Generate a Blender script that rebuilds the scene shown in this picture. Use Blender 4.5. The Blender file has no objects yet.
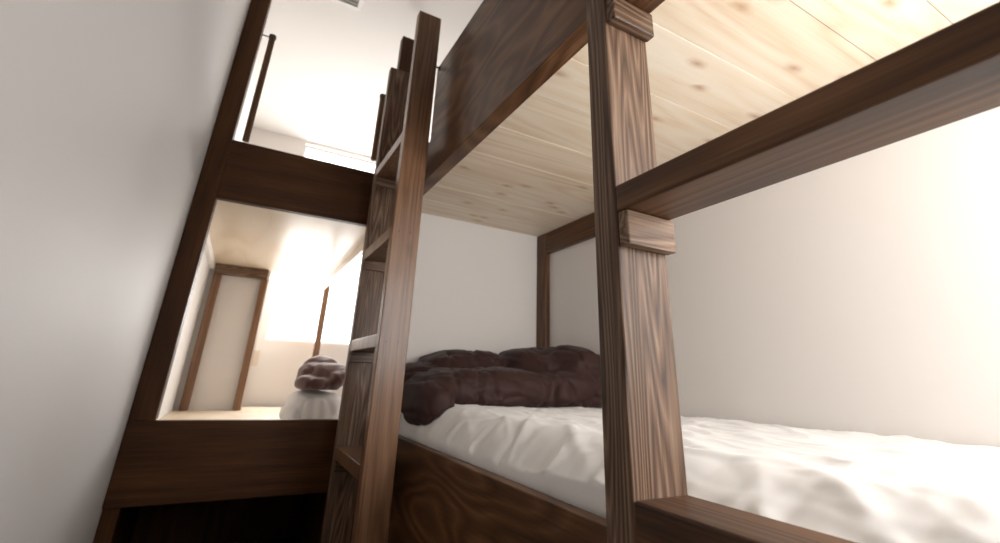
import bpy, bmesh, math, random
from mathutils import Vector, Matrix, noise as mn

random.seed(7)
scene = bpy.context.scene
C = scene.collection
E = 0.85                                    # eye height above the floor

# ------------------------------------------------------------------ camera
cam_d = bpy.data.cameras.new('camera')
cam = bpy.data.objects.new('camera', cam_d); C.objects.link(cam)
yaw, pitch, roll = 0.49243921, 0.35247516, 0.03859642
fw = Vector((math.sin(yaw)*math.cos(pitch), math.cos(yaw)*math.cos(pitch), math.sin(pitch)))
rt = Vector((math.cos(yaw), -math.sin(yaw), 0)); up = rt.cross(fw)
r2 = rt*math.cos(roll) + up*math.sin(roll); u2 = -rt*math.sin(roll) + up*math.cos(roll)
m = Matrix((r2, u2, -fw)).transposed().to_4x4(); m.translation = Vector((0, 0, E))
cam.matrix_world = m
cam_d.sensor_fit = 'HORIZONTAL'; cam_d.sensor_width = 36
cam_d.lens = 36*449.149/1000
cam_d.shift_y = -(271.5-213.58)/1000
cam_d.clip_start = 0.01
cam_d.dof.use_dof = True; cam_d.dof.focus_distance = 0.75; cam_d.dof.aperture_fstop = 4.5
scene.camera = cam

# ------------------------------------------------------------------ world, lights, exposure
w = bpy.data.worlds.new('sky'); scene.world = w; w.use_nodes = True
bg = w.node_tree.nodes['Background']
bg.inputs[0].default_value = (1.0, 0.99, 0.975, 1); bg.inputs[1].default_value = 5.0
scene.view_settings.view_transform = 'Standard'; scene.view_settings.look = 'None'
scene.view_settings.gamma = 1; scene.view_settings.use_curve_mapping = False
scene.view_settings.exposure = 0.0

def area(name, loc, rot, sx, sy, power, col=(1, 1, 1), portal=False):
    l = bpy.data.lights.new(name, 'AREA'); l.shape = 'RECTANGLE'; l.size = sx; l.size_y = sy
    l.energy = power; l.color = col
    o = bpy.data.objects.new(name, l); C.objects.link(o)
    o.location = (loc[0], loc[1], loc[2]+E); o.rotation_euler = rot
    if portal: l.cycles.is_portal = True
    return o
# window openings: (x0,x1,z0,z1) on the far wall (y = YF) and on the back wall (y = YK), eye-relative z
YF, YK = 4.0, -0.35
WF = (0.14, 1.30, 0.217, 1.925)
WK = (0.60, 1.34, 0.02, 0.74)
area('portal_far', ((WF[0]+WF[1])/2, YF+.05, (WF[2]+WF[3])/2), (math.radians(-90), 0, 0), WF[1]-WF[0], WF[3]-WF[2], 1, portal=True)
area('portal_back', ((WK[0]+WK[1])/2, YK-.05, (WK[2]+WK[3])/2), (math.radians(90), 0, 0), WK[1]-WK[0], WK[3]-WK[2], 1, portal=True)
area('daylight_back', ((WK[0]+WK[1])/2, YK-.03, (WK[2]+WK[3])/2), (math.radians(90), 0, 0), WK[1]-WK[0], WK[3]-WK[2], 11.5, (1, .995, .99))
area('daylight_far', ((WF[0]+WF[1])/2, YF+.03, WF[2]+.40), (math.radians(-90), 0, 0), WF[1]-WF[0], .80, 26, (1, .975, .945))

# ------------------------------------------------------------------ helpers
def V(x, y, z): return Vector((x, y, z+E))

class NT:
    def __init__(s, name, rough=.5, spec=.5):
        s.m = bpy.data.materials.new(name); s.m.use_nodes = True
        s.t = s.m.node_tree; s.b = s.t.nodes['Principled BSDF']
        s.b.inputs['Roughness'].default_value = rough
        s.b.inputs['Specular IOR Level'].default_value = spec
    def n(s, typ, **kw):
        o = s.t.nodes.new(typ)
        for k, v in kw.items(): setattr(o, k, v)
        return o
    def l(s, a, b): s.t.links.new(a, b)
    def math(s, op, a, b=None, c=None):
        o = s.n('ShaderNodeMath', operation=op)
        for i, v in enumerate((a, b, c)):
            if v is None: continue
            if isinstance(v, (int, float)): o.inputs[i].default_value = v
            else: s.l(v, o.inputs[i])
        return o.outputs[0]
    def coord(s, scale):
        tc = s.n('ShaderNodeTexCoord'); mp = s.n('ShaderNodeMapping'); mp.inputs['Scale'].default_value = scale
        s.l(tc.outputs['Object'], mp.inputs['Vector']); return mp.outputs[0]
    def noise(s, vec, scale, detail=3, rough=.5, dist=0):
        o = s.n('ShaderNodeTexNoise'); s.l(vec, o.inputs['Vector'])
        o.inputs['Scale'].default_value = scale; o.inputs['Detail'].default_value = detail
        o.inputs['Roughness'].default_value = rough; o.inputs['Distortion'].default_value = dist
        return o.outputs['Fac']
    def ramp(s, fac, stops):
        o = s.n('ShaderNodeValToRGB'); s.l(fac, o.inputs[0]); e = o.color_ramp.elements
        while len(e) < len(stops): e.new(.5)
        for el, (p, c) in zip(e, stops):
            el.position = p; el.color = (*c, 1) if len(c) == 3 else c
        return o.outputs[0]
    def mix(s, fac, a, b, mode='MIX'):
        o = s.n('ShaderNodeMix', data_type='RGBA', blend_type=mode)
        if isinstance(fac, (int, float)): o.inputs['Factor'].default_value = fac
        else: s.l(fac, o.inputs['Factor'])
        for v, i in ((a, 6), (b, 7)):
            if isinstance(v, tuple): o.inputs[i].default_value = (*v, 1)
            else: s.l(v, o.inputs[i])
        return o.outputs[2]
    def bump(s, h, strength, dist=.002, prev=None):
        o = s.n('ShaderNodeBump'); o.inputs['Strength'].default_value = strength; o.inputs['Distance'].default_value = dist
        s.l(h, o.inputs['Height'])
        if prev: s.l(prev, o.inputs['Normal'])
        return o.outputs[0]

def wood(name, axis, c_dark, c_mid, c_light, cross=13.0, along=0.45, rings=6, fine=1.0, rough=.45, bump=.35, knots=0.0, knot_col=(.05, .02, .01), contrast=1.0, seed=0.0, coat=.35, spec=.3):
    """wood whose grain runs along 'axis': growth rings are the contour lines of a stretched noise"""
    s = NT(name, rough, spec)
    sc = [cross]*3; sc['xyz'.index(axis)] = along
    tc = s.n('ShaderNodeTexCoord'); ad = s.n('ShaderNodeVectorMath', operation='ADD'); ad.inputs[1].default_value = (seed, seed*1.7, seed*.6)
    s.l(tc.outputs['Object'], ad.inputs[0])
    def mp(scale):
        o = s.n('ShaderNodeMapping'); o.inputs['Scale'].default_value = scale; s.l(ad.outputs[0], o.inputs['Vector']); return o.outputs[0]
    n1 = s.noise(mp(sc), 1.0, 1.5, .4, .08)
    ring = s.math('PINGPONG', s.math('MULTIPLY', n1, rings*2.0), .5)
    ring = s.math('MULTIPLY', ring, 2.0)
    sf = [210]*3; sf['xyz'.index(axis)] = 5
    n2 = s.noise(mp(sf), 1.0, 2, .6)
    sb = [2.2]*3; sb['xyz'.index(axis)] = .8
    n3 = s.noise(mp(sb), 1.6, 3, .5)
    fac = s.math('ADD', s.math('MULTIPLY', ring, .50*contrast), s.math('MULTIPLY', s.math('SUBTRACT', n2, .5), .75*fine))
    fac = s.math('ADD', fac, s.math('MULTIPLY', s.math('SUBTRACT', n3, .5), .9))
    fac = s.math('ADD', fac, .5-.25*contrast)
    col = s.ramp(fac, [(0.15, c_dark), (.5, c_mid), (.9, c_light)])
    if knots > 0:
        v = s.n('ShaderNodeTexVoronoi'); v.inputs['Scale'].default_value = 1.0
        sk = [8.0]*3; sk['xyz'.index(axis)] = 3.6
        if axis == 'x': v.voronoi_dimensions = '2D'
        s.l(mp(sk), v.inputs['Vector'])
        msk = s.math('MULTIPLY', s.math('GREATER_THAN', .47, s.noise(mp([1.9]*3), 1, 2)), .5)
        dn = s.math('ADD', s.math('ADD', v.outputs['Distance'], msk), s.math('MULTIPLY', s.math('SUBTRACT', s.noise(mp([30]*3), 1, 2), .5), .09))
        kf = s.ramp(dn, [(0.0, (1, 1, 1)), (.03, (.75, .75, .75)), (.10, (.25, .25, .25)), (.16, (0, 0, 0))])
        col = s.mix(s.math('MULTIPLY', kf, knots), col, knot_col)
    s.l(col, s.b.inputs['Base Color'])
    h = s.math('ADD', s.math('MULTIPLY', ring, .7), s.math('MULTIPLY', n2, .6))
    s.l(s.bump(h, bump, .0012), s.b.inputs['Normal'])
    rr = s.math('ADD', s.math('MULTIPLY', n2, .25), rough-.12)
    s.l(rr, s.b.inputs['Roughness'])
    s.b.inputs['Coat Weight'].default_value = coat; s.b.inputs['Coat Roughness'].default_value = .22
    return s.m

def paint(name, col, rough=.6, bump=.12, scale=60):
    s = NT(name, rough, .3)
    v = s.coord((1, 1, 1)); n = s.noise(v, scale, 4, .6); n2 = s.noise(v, 2.5, 2)
    c = s.mix(s.math('MULTIPLY', n2, .10), col, tuple(x*.9 for x in col))
    s.l(c, s.b.inputs['Base Color']); s.l(s.bump(n, bump, .002), s.b.inputs['Normal'])
    return s.m

def cloth(name, col, rough=.8, weave=.15, sheen=.3, var=.1):
    s = NT(name, rough, .25)
    v = s.coord((1, 1, 1)); n = s.noise(v, 900, 1); n2 = s.noise(v, 9, 3)
    c = s.mix(s.math('MULTIPLY', n2, var), col, tuple(x*.7 for x in col))
    s.l(c, s.b.inputs['Base Color']); s.l(s.bump(n, weave, .0006), s.b.inputs['Normal'])
    s.b.inputs['Sheen Weight'].default_value = sheen
    return s.m

BR = ((.032, .012, .0035), (.098, .040, .013), (.20, .092, .036))
BRL = ((.050, .024, .012), (.145, .082, .049), (.30, .20, .135))      # weathered, more open grain
W = {}
for ax in 'xyz':
    W[ax] = wood('stained_wood_'+ax, ax, *BR, rings=6, bump=.35, contrast=.7, coat=.10)
    W['r'+ax] = wood('open_grain_wood_'+ax, ax, *BRL, cross=13, along=1.0, rings=12, bump=.7, contrast=.9, fine=1.2, rough=.5, knots=.6, coat=.08)
W['warm'] = wood('warm_stained_wood', 'z', (.08, .034, .014), (.20, .10, .05), (.31, .175, .10), cross=11, along=.5, rings=5, bump=.4, contrast=.5, knots=.6)
W['board'] = wood('stained_plywood', 'y', (.036, .014, .004), (.108, .045, .016), (.22, .11, .048), cross=6, along=1.6, rings=5, rough=.42, bump=.5, contrast=.75, coat=.12)
W['far'] = wood('dark_stained_board', 'x', (.024, .008, .002), (.066, .025, .007), (.125, .052, .017), cross=8, along=.6, rings=3, bump=.2, contrast=.4, coat=.04, rough=.5, spec=.2)
W['farz'] = wood('dark_stained_post', 'z', (.024, .008, .002), (.066, .025, .007), (.125, .052, .017), cross=8, along=.6, rings=3, bump=.2, contrast=.4, coat=.04, rough=.5, spec=.2)
PINE = ((.70, .52, .34), (.83, .70, .54), (.89, .81, .69))
W['pine'] = wood('pine_planks', 'x', *PINE, cross=7, along=.7, rings=5, fine=.5, rough=.5, bump=.12, knots=.75, knot_col=(.42, .20, .08), contrast=.55, seed=3.1)
W['ply'] = wood('pine_plywood', 'y', (.74, .58, .41), (.84, .71, .55), (.89, .79, .65), cross=4, along=.7, rings=4, fine=.4, rough=.5, bump=.08, contrast=.5)
M_wall = paint('white_wall', (.77, .732, .70)); M_ceil = paint('white_ceiling', (.80, .78, .76), bump=.05)
M_left = paint('white_plaster', (.77, .76, .75), rough=.6, bump=.22, scale=38)
M_floor = wood('floor_boards', 'y', (.05, .02, .01), (.12, .06, .03), (.2, .11, .06), rings=4)
M_sheet = cloth('white_cotton', (.84, .825, .81), var=.05)
M_duvet = cloth('brown_cotton', (.040, .016, .013), rough=.6, sheen=.06, var=.3)
M_black = NT('black_metal', .4).m; M_black.node_tree.nodes['Principled BSDF'].inputs['Base Color'].default_value = (.012, .01, .009, 1)
M_steel = NT('dark_metal', .35).m; M_steel.node_tree.nodes['Principled BSDF'].inputs['Base Color'].default_value = (.05, .045, .04, 1)
M_plastic = paint('ivory_plastic', (.70, .60, .50), .4, 0)
M_grey = paint('grey_grille', (.45, .45, .42), .5, .05)
M_whitep = paint('white_enamel', (.85, .84, .82), .4, 0)
def glass():
    m_ = bpy.data.materials.new('window_glass'); m_.use_nodes = True; t = m_.node_tree; t.nodes.clear()
    o = t.nodes.new('ShaderNodeOutputMaterial'); mx = t.nodes.new('ShaderNodeMixShader')
    a = t.nodes.new('ShaderNodeBsdfTransparent'); g = t.nodes.new('ShaderNodeBsdfGlossy'); g.inputs['Roughness'].default_value = .02
    mx.inputs[0].default_value = .06; t.links.new(a.outputs[0], mx.inputs[1]); t.links.new(g.outputs[0], mx.inputs[2])
    t.links.new(mx.outputs[0], o.inputs[0]); return m_
M_glass = glass()

def add_box(bm, x0, x1, y0, y1, z0, z1, bev=.0025, seg=2):
    t = bmesh.new(); bmesh.ops.create_cube(t, size=1)
    for v in t.verts:
        v.co = Vector(((x0+x1)/2+v.co.x*(x1-x0), (y0+y1)/2+v.co.y*(y1-y0), (z0+z1)/2+v.co.z*(z1-z0)+E))
    if bev > 0: bmesh.ops.bevel(t, geom=list(t.edges), offset=bev, segments=seg, affect='EDGES', profile=.5)
    me = bpy.data.meshes.new('t'); t.to_mesh(me); t.free(); bm.from_mesh(me); bpy.data.meshes.remove(me)

def add_poly_x(bm, pts, x0, x1, bev=.0025):
    """outline in the (y,z) plane extruded along x"""
    t = bmesh.new(); vs = [t.verts.new((x0, y, z+E)) for y, z in pts]; f = t.faces.new(vs)
    r = bmesh.ops.extrude_face_region(t, geom=[f])
    bmesh.ops.translate(t, vec=(x1-x0, 0, 0), verts=[v for v in r['geom'] if isinstance(v, bmesh.types.BMVert)])
    bmesh.ops.recalc_face_normals(t, faces=list(t.faces))
    if bev > 0: bmesh.ops.bevel(t, geom=list(t.edges), offset=bev, segments=2, affect='EDGES', profile=.5)
    me = bpy.data.meshes.new('t'); t.to_mesh(me); t.free(); bm.from_mesh(me); bpy.data.meshes.remove(me)

def add_cyl(bm, a, b, r, seg=20, bev=0):
    a = V(*a); b = V(*b); d = b-a; q = d.to_track_quat('Z', 'Y')
    t = bmesh.new(); bmesh.ops.create_cone(t, cap_ends=True, segments=seg, radius1=r, radius2=r, depth=d.length)
    if bev: bmesh.ops.bevel(t, geom=[e for e in t.edges if abs(e.verts[0].co.z-e.verts[1].co.z) < 1e-6], offset=bev, segments=3, affect='EDGES', profile=.5)
    for v in t.verts: v.co = q @ v.co + (a+b)/2
    me = bpy.data.meshes.new('t'); t.to_mesh(me); t.free(); bm.from_mesh(me); bpy.data.meshes.remove(me)

def obj(name, bm, mat, parent=None, smooth=False):
    me = bpy.data.meshes.new(name)
    if parent is not None:
        bmesh.ops.translate(bm, vec=-wloc(parent), verts=bm.verts)
    bm.to_mesh(me); bm.free(); me.materials.append(mat)
    for p in me.polygons: p.use_smooth = smooth
    o = bpy.data.objects.new(name, me); C.objects.link(o)
    if parent is not None: o.parent = parent
    return o
def wloc(p):
    v = Vector((0, 0, 0))
    while p is not None: v += p.location; p = p.parent
    return v
def box(name, x0, x1, y0, y1, z0, z1, mat, parent=None, bev=.0025):
    bm = bmesh.new(); add_box(bm, x0, x1, y0, y1, z0, z1, bev); return obj(name, bm, mat, parent)
def tag(o, label, cat, group=None):
    o['label'] = label; o['category'] = cat
    if group: o['group'] = group
    return o
def thing(name, label, cat, x, y, z, group=None):
    o = bpy.data.objects.new(name, None); C.objects.link(o); o.location = V(x, y, z); o.empty_display_size = .1
    return tag(o, label, cat, group)
def struct(name, bm, mat, parent=None):
    o = obj(name, bm, mat, parent)
    if parent is None: o['kind'] = 'structure'
    return o
def sbox(name, *a, mat, parent=None, bev=0):
    bm = bmesh.new(); add_box(bm, *a, bev); return struct(name, bm, mat, parent)

FL, CE = -E, 1.95
XL, XR = -0.295, 1.384
YP = 2.07                                     # face of the partition at the foot of the right bunk

# ------------------------------------------------------------------ setting
sbox('floor', XL-.1, XR+.1, YK-.1, YF+.1, FL-.1, FL, mat=M_floor)
sbox('ceiling', XL-.1, XR+.1, YK-.1, YF+.1, CE, CE+.1, mat=M_ceil)
sbox('wall_left', XL-.1, XL, YK-.1, YF+.1, FL, CE, mat=M_left)
sbox('wall_right', XR, XR+.1, YK-.1, YF+.1, FL, CE, mat=M_wall)
def wall_with_hole(name, y0, y1, wn, mat):
    bm = bmesh.new(); x0, x1, z0, z1 = wn
    add_box(bm, XL, XR, y0, y1, FL, z0, 0); add_box(bm, XL, XR, y0, y1, z1, CE, 0)
    add_box(bm, XL, x0, y0, y1, z0, z1, 0); add_box(bm, x1, XR, y0, y1, z0, z1, 0)
    return struct(name, bm, mat)
wall_with_hole('wall_far', YF, YF+.1, WF, M_wall)
wall_with_hole('wall_back', YK-.1, YK, WK, M_wall)
def window(name, wn, y0, y1):
    x0, x1, z0, z1 = wn; bm = bmesh.new()
    ym = (y0+y1)/2
    for a in ((x0, x1, ym-.012, ym+.012, z0, z0+.018), (x0, x1, ym-.012, ym+.012, z1-.018, z1),
              (x0, x0+.018, ym-.012, ym+.012, z0+.018, z1-.018), (x1-.018, x1, ym-.012, ym+.012, z0+.018, z1-.018)):
        add_box(bm, *a, .002)
    o = struct(name, bm, M_whitep)
    bm = bmesh.new(); add_box(bm, x0+.016, x1-.016, ym-.002, ym+.002, z0+.016, z1-.016, 0)
    obj('pane', bm, M_glass, o)
    return o
window('window_1', WF, YF+.04, YF+.10)
window('window_2', WK, YK-.10, YK-.04)
sbox('wall_partition', .529, XR, YP, YP+.05, FL, .790, mat=M_wall)
# boxed-in corner behind the far bunk
sbox('wall_corner', XL, .075, 3.60, YF, FL, .76, mat=M_wall)

# ------------------------------------------------------------------ right bunk bed
F = .53                                       # front of its side boards
bed = thing('bunk_bed', 'stained brown wooden bunk bed along right wall with pine plank underside', 'bunk bed', .95, .9, FL, 'built-in bunk beds')
YB0 = -.28
box('side_board', F, F+.028, YB0, YP, -.78, -.201, W['board'], bed)
bm = bmesh.new()
add_poly_x(bm, [(YB0, .7637), (YP, .7637), (YP, .945), (1.645, .945), (1.645, 1.318), (YB0, 1.318)], F, F+.053)
sb = obj('guard_board', bm, W['board'], bed)
zu = .7737
bm = bmesh.new()                              # the upper deck: planks across the bed, seams measured one by one
seams = [YB0, -.13, .068, .218, .361, .553, .748, .925, 1.135, 1.333, 1.512, 1.70, 1.885, YP-.003]
for i, (a, b) in enumerate(zip(seams[:-1], seams[1:])):
    dz = (.0, .0012, .0004)[i % 3]
    add_box(bm, F+.054, XR-.002, a+.0005, b-.0005, zu+dz, zu+.022, .0012, 2)
obj('upper_deck', bm, W['pine'], bed)
box('lower_deck', F+.03, XR-.002, YB0, YP-.003, -.262, -.240, W['ply'], bed)
box('wall_rail', XR-.026, XR-.001, YB0, YP-.091, .655, .7725, W['y'], bed)
bm = bmesh.new(); add_box(bm, XR-.028, XR-.001, YP-.090, YP-.002, -.239, .7725); obj('post', bm, W['z'], bed)
bm = bmesh.new(); add_cyl(bm, (F-.043, 1.615, 1.300), (F+.002, 1.615, 1.300), .0045); add_cyl(bm, (F-.004, 1.615, 1.300), (F, 1.615, 1.300), .010)
b_ = obj('bolt', bm, M_black, bed); b_['label'] = 'black bolt'

# mattress with a wrinkled sheet
def fnoise(x, y, z=0.0): return mn.noise(Vector((x, y, z)))
def ridge(v, k): return max(0.0, 1-abs(v)*k)
def sheet_z(x, y):
    h = .006*fnoise(x*3, y*2.4, 1.3)
    # long folds that run along the bed near the camera end, bending towards the wall
    t = y - 1.2*(x-.55) + .15*fnoise(x*2.2, y*2.2, 7)
    a = fnoise(t*4.6+2.0, (x+y)*1.1, 4.2) + .25*fnoise(x*6, y*5, 3)
    amp = .45+.3*max(0, min(1, (1.6-y)/.6))
    h += .005*amp*ridge(a, 6.5)
    b = fnoise((x*1.4+y*.5)*4.2, (y*1.3-x)*1.4, 9.1) + .2*fnoise(x*9, y*8, 5)
    h += .0032*ridge(b, 9.0)
    c_ = fnoise((x-.6*y)*7, (x+y)*2.6, 15.0)
    h += .0035*ridge(c_, 5.0)
    h += .003*fnoise(x*16, y*14, 2)
    # small puckers along the tucked front edge
    e = max(0, 1-(x-.56)/.16)
    h += e*e*.007*fnoise(x*7+y*22, y*26, 6)
    # a broad swell under the folds left of the near ladder
    h += .007*math.exp(-((x-.80)**2/.045+(y-1.30)**2/.05)) + .005*math.exp(-((x-.70)**2/.01+(y-.92)**2/.02))
    # finer, sharper creases
    h += .0026*ridge(fnoise((x+.5*y)*10+.6*fnoise(x*5, y*5, 2), (y-.4*x)*2.4, 21.0), 7.0)
    h += .0024*ridge(fnoise((x-.25*y)*17, (y+.3*x)*4.0, 27.0), 5.0)
    return h
def edge_drop(x, y):
    k = max(0, min(1, (y-.45)/.5)); d = x-(F+.031); R_ = .11
    t = max(0, 1-d/R_)
    return (.045+.045*k)*t**(1.5+.4*k)
def make_mattress():
    x0, x1, y0, y1 = F+.031, XR-.004, YB0+.03, YP-.006
    nx, ny = 150, 340; bm = bmesh.new(); g = []
    zt = -.098
    for i in range(nx+1):
        u = i/nx; row = []
        for j in range(ny+1):
            v = j/ny; x = x0+(x1-x0)*u; y = y0+(y1-y0)*v
            drop = edge_drop(x, y)
            R2 = .03
            for dd in (x1-x, y-y0, y1-y):
                if dd < R2: drop += .03*(1-math.sqrt(max(0, 1-((R2-dd)/R2)**2)))
            row.append(bm.verts.new((x, y, zt-drop+sheet_z(x, y)+E)))
        g.append(row)
    for i in range(nx):
        for j in range(ny): bm.faces.new((g[i][j], g[i+1][j], g[i+1][j+1], g[i][j+1]))
    rim = [g[i][0] for i in range(nx+1)]+[g[nx][j] for j in range(1, ny+1)]+[g[i][ny] for i in range(nx-1, -1, -1)]+[g[0][j] for j in range(ny-1, 0, -1)]
    low = [bm.verts.new((v.co.x, v.co.y, -.239+E)) for v in rim]
    n = len(rim)
    for k in range(n): bm.faces.new((rim[k], low[k], low[(k+1) % n], rim[(k+1) % n]))
    bm.faces.new(low)
    bmesh.ops.recalc_face_normals(bm, faces=list(bm.faces))
    bmesh.ops.translate(bm, vec=-V(.96, .9, -.239), verts=bm.verts)
    o = obj('mattress', bm, M_sheet, None, True); o.location = V(.96, .9, -.239)
    tag(o, 'long mattress under a wrinkled white sheet inside the right bunk', 'mattress')
make_mattress()

# ------------------------------------------------------------------ soft bundles
def lump_mesh(blobs, loc, voxel, fold, name, mat, zmin):
    """blobs: (centre, radii, exponent) superellipsoids merged by voxel remesh, then creased"""
    bm = bmesh.new()
    for c_, r_, ex in blobs:
        t = bmesh.new(); bmesh.ops.create_uvsphere(t, u_segments=40, v_segments=24, radius=1)
        for v in t.verts:
            p = v.co.copy(); q = Vector([math.copysign(abs(k)**ex, k) for k in p])
            n_ = .12*fnoise(p.x*1.7+c_[0]*5, p.y*1.7+c_[1]*3, p.z*1.7)
            v.co = Vector((c_[0]+q.x*r_[0]*(1+n_*.5), c_[1]+q.y*r_[1]*(1+n_), c_[2]+q.z*r_[2]*(1+n_)+E))
        me = bpy.data.meshes.new('t'); t.to_mesh(me); t.free(); bm.from_mesh(me); bpy.data.meshes.remove(me)
    me = bpy.data.meshes.new('t'); bm.to_mesh(me); bm.free()
    to = bpy.data.objects.new('t', me); C.objects.link(to)
    rm = to.modifiers.new('r', 'REMESH'); rm.mode = 'VOXEL'; rm.voxel_size = voxel; rm.use_smooth_shade = True
    sm = to.modifiers.new('s', 'SMOOTH'); sm.factor = .5; sm.iterations = 4
    dg = bpy.context.evaluated_depsgraph_get(); ev = to.evaluated_get(dg)
    m2 = bpy.data.meshes.new_from_object(ev); bpy.data.objects.remove(to); bpy.data.meshes.remove(me)
    nr = [v.normal.copy() for v in m2.vertices]
    for v, n_ in zip(m2.vertices, nr):
        d = fold(v.co.x, v.co.y, v.co.z-E, n_)
        v.co += n_*d
        zm = zmin(v.co.x, v.co.y) if callable(zmin) else zmin
        if v.co.z-E < zm: v.co.z = zm+E
        v.co -= V(*loc)
    m2.name = name; m2.materials.clear(); m2.materials.append(mat)
    for p in m2.polygons: p.use_smooth = True
    o = bpy.data.objects.new(name, m2); C.objects.link(o); o.location = V(*loc)
    return o
def duvet_fold(x, y, z, n):
    d = .012*fnoise(x*3.2, y*4, z*5)
    wob = .5*fnoise(x*4, y*5, z*5+1)
    a = fnoise(x*6.5+wob, y*1.5, z*2.2+4)                               # creases running over the roll
    d -= .008*ridge(a, 11.0)
    b = fnoise(x*2.2+wob*.5, y*3, z*12+2)                               # creases along the roll
    d -= .006*ridge(b, 8.0)
    d -= .0045*ridge(fnoise((x+.6*z)*15+wob, y*4, (z-.5*x)*6+9), 8.0)
    d -= .004*ridge(fnoise((x-.8*z)*9+3, y*5, (z+.6*x)*11+9), 7.0)
    d += .0022*fnoise(x*24, y*24, z*30)
    return d
dv = lump_mesh([((.62, 1.66, -.085), (.080, .17, .085), .8), ((.72, 1.68, -.045), (.15, .16, .085), .8), ((.93, 1.66, -.042), (.27, .17, .085), .75), ((1.20, 1.63, -.035), (.180, .17, .085), .75),
                ((.90, 1.89, .010), (.25, .16, .100), .72), ((1.19, 1.80, .035), (.185, .22, .105), .72), ((1.26, 1.69, .055), (.122, .21, .095), .8), ((.66, 1.88, -.03), (.10, .15, .085), .8)],
               (.95, 1.75, -.098), .0075, duvet_fold, 'folded_duvet', M_duvet, lambda x, y: -.095-edge_drop(min(1.3, max(F+.033, x)), y)+sheet_z(x, y))
tag(dv, 'dark brown duvet folded across the foot of the right bunk mattress', 'duvet')

# ------------------------------------------------------------------ ladders
def ladder(label, x0, wx, y0, th, gap, ztop, rungs, rthick, mats, cleats, cleat_d, cleat_h, screws=()):
    x1 = x0+wx; t = thing('bunk_ladder', label, 'ladder', (x0+x1)/2, y0+gap/2+th, FL, 'wooden bunk ladders')
    y1 = y0+th; y2 = y1+gap; y3 = y2+th
    r1 = box('rail', x0, x1, y0, y1, FL+.001, ztop, mats[0], t, .003)
    box('rail', x0, x1, y2, y3, FL+.001, ztop, mats[1], t, .003)
    for i, z in enumerate(rungs):
        box('rung', x0+.0005, x1-.003, y1+.0003, y2-.0003, z-rthick, z, mats[2], t, .003)
    for i, z in enumerate(cleats):
        box('cleat', x0+.002, x1+.001, y2-cleat_d, y2-.0002, z-rthick-cleat_h, z-rthick-.0004, mats[3], t, .003)
    for k, (sx, sz) in enumerate(screws):
        bm = bmesh.new(); add_cyl(bm, (sx, y0-.0006, sz), (sx, y0+.006, sz), .0030, 12)
        s_ = obj('screw', bm, M_black, r1)
    return t
ladder('nearest ladder, big grey-brown open-grain rail in the foreground running out of frame', .425, .0935, -.003, .048, .400, 1.50,
       [.655, .268, -.125, -.513], .040, (W['rz'], W['rz'], W['y'], W['rx']), [.655, .268, -.125], .019, .050)
ladder('far ladder of warm brown wood, its top visible, left of the folded brown duvet', .39, .100, 1.535, .042, .402, 1.497,
       [.912, .512, .128, -.265, -.655], .044, (W['warm'], W['rz'], W['warm'], W['rx']), [.912, .512, .128, -.265], .016, .042,
       [(.413, .487), (.455, .489), (.413, .103), (.455, .105)])

# ------------------------------------------------------------------ far bunk bed
YB = 2.10
fb = thing('bunk_bed', 'dark brown bunk bed at the aisle end, open at its foot, window beyond', 'bunk bed', .1, 3.0, FL, 'built-in bunk beds')
box('post', XL+.001, -.216, YB, YB+.07, -.1815, 1.84, W['farz'], fb)
box('post', .460, .545, YB+.022, YB+.075, FL+.001, 1.84, W['farz'], fb)
box('front_board', XL+.001, .4585, YB, YB+.035, -.443, -.1818, W['far'], fb)
box('front_board', -.2155, .4585, YB, YB+.035, .667, .941, W['far'], fb)
box('leg', XL+.001, -.247, YB+.02, YB+.07, FL+.001, -.4435, W['farz'], fb)
bm = bmesh.new(); YD = 3.93
box('shade_panel_side', XL+.001, XL+.012, YB+.071, 3.0995, FL+.001, -.2725, W['farz'], fb)  # dark panel added over the wall so the space under the bunk stays black
box('shade_panel_side', .470, .486, YB+.078, YD, FL+.001, -.3205, W['far'], fb)  # added to block light coming in under the bunk from the passage
box('shade_panel_back', XL+.002, .4695, 3.10, 3.116, FL+.001, -.2725, W['farz'], fb)  # added to block light from behind and keep the underside dark
for a, b in ((YB+.072, 2.75), (2.75, 3.35), (3.35, YD)):
    add_box(bm, XL+.002 if b < 3.6 else .078, .4855, a+.0005, b-.0005, -.272, -.252, .0015)
add_box(bm, XL+.002, .077, 3.3505, 3.598, -.272, -.252, .0015)
obj('lower_deck', bm, W['ply'], fb)
bm = bmesh.new()
add_box(bm, XL+.002, .4855, YB+.0355, 3.598, .6675, .685, .0015); add_box(bm, .078, .4855, 3.5985, YD, .6675, .685, .0015)
obj('upper_deck', bm, W['ply'], fb)
box('wall_rail', XL+.001, XL+.026, YB+.072, 3.54, .622, .667, M_whitep, fb)
box('side_rail', .459, .486, YB+.077, YD, .618, .667, W['ply'], fb)
box('side_rail', .459, .486, YB+.077, YD, -.32, -.2725, W['far'], fb)
box('post', -.262, -.215, 3.547, 3.597, -.2515, .5995, W['warm'], fb)
box('post', .026, .068, 3.552, 3.597, -.2515, .5995, W['warm'], fb)
box('cross_beam', -.262, .060, 3.543, 3.597, .600, .667, W['rx'], fb)
box('post', .4865, .530, 3.85, 3.90, FL+.001, .667, W['warm'], fb)
box('post', -.226, -.178, 3.545, 3.597, .6855, 1.585, W['warm'], fb)
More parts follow.
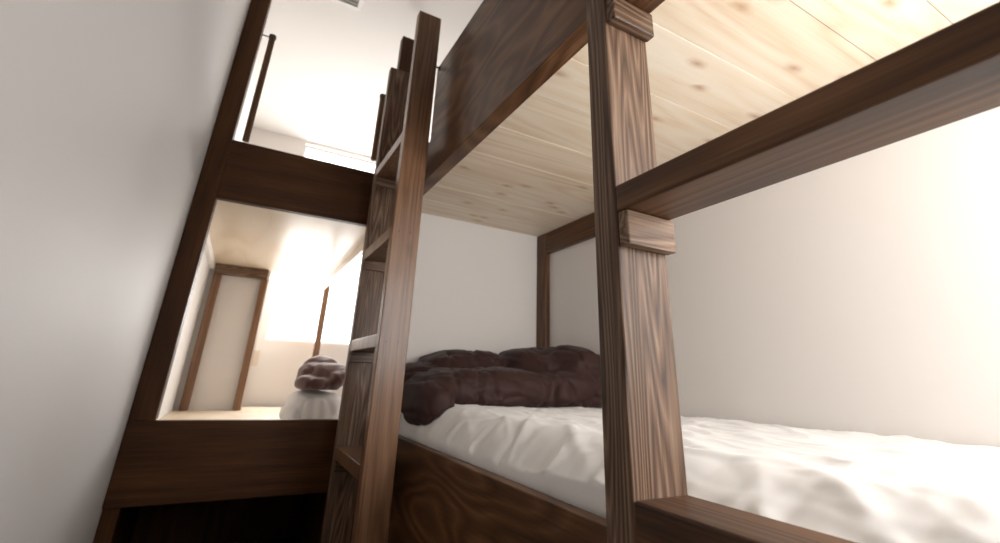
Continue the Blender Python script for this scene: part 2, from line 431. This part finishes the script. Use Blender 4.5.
def grab_bar(x, z0, z1, y, post_x, sgn, zb):
    bm = bmesh.new(); add_cyl(bm, (x, y, z0), (x, y, z1), .0138, 20, .003)
    g = obj('grab_bar', bm, W['z'], fb, True)
    bm = bmesh.new(); add_cyl(bm, (x, y, z1-.018), (x, y, z1+.004), .0165, 20, .003)
    obj('cap', bm, M_steel, g, True)
    for zz in zb:
        bm = bmesh.new(); add_cyl(bm, (x, y, zz), (post_x, y+.006, zz+.004), .003, 10); obj('bracket', bm, M_steel, g)
grab_bar(-.168, .955, 1.540, YB+.02, -.216, -1, (1.530,))
grab_bar(.396, 1.015, 1.405, YB+.02, .459, 1, (1.03, 1.39))

# bedding on the far bunk
def soft_fold(x, y, z, n):
    d = .006*fnoise(x*7, y*7, z*9)
    a = fnoise(x*9, y*5, z*7+4)
    return d-.008*ridge(a, 5.0)
pl = lump_mesh([((.36, 2.56, -.165), (.115, .23, .080), .6), ((.27, 2.50, -.19), (.055, .15, .050), .9), ((.40, 2.45, -.17), (.08, .16, .083), .7)], (.355, 2.56, -.251), .008, soft_fold, 'pillow', cloth('white_pillowcase', (.92, .91, .90), var=.02), -.251)
tag(pl, 'plump white pillow on the far bunk deck, mostly behind the far ladder', 'pillow')
bl = lump_mesh([((.335, 2.47, -.052), (.080, .15, .038), .75), ((.42, 2.58, -.015), (.085, .20, .06), .75), ((.375, 2.70, -.02), (.095, .17, .065), .75), ((.43, 2.46, -.03), (.05, .14, .05), .8), ((.40, 2.80, .01), (.095, .14, .075), .8)],
               (.37, 2.6, -.078), .007, soft_fold, 'blanket', cloth('faded_brown_cotton', (.13, .062, .056), .7, sheen=.3, var=.3), -.079)
tag(bl, 'crumpled brown blanket heaped on the white pillow in the far bunk', 'blanket')

# ------------------------------------------------------------------ small fixtures
bm = bmesh.new(); add_box(bm, .080, .128, YF-.006, YF, .025, .135, .003)
o = obj('socket_plate', bm, M_plastic); tag(o, 'small ivory switch plate on the far wall left of the window', 'switch')
cv = thing('ceiling_vent', 'white-framed grey vent set in the ceiling at top edge', 'vent', .09, 2.06, CE)
bm = bmesh.new()
for a in ((-.02, .216, 1.945, 1.97), (-.02, .216, 2.155, 2.18), (-.02, .005, 1.97, 2.155), (.191, .216, 1.97, 2.155)): add_box(bm, *a, CE-.012, CE, .002)
obj('frame', bm, M_whitep, cv)
bm = bmesh.new(); add_box(bm, .006, .190, 1.971, 2.154, CE-.004, CE-.001, 0)
for k in range(7): add_box(bm, .008, .188, 1.985+k*.024, 1.991+k*.024, CE-.010, CE-.004, .001)
obj('grille', bm, M_grey, cv)
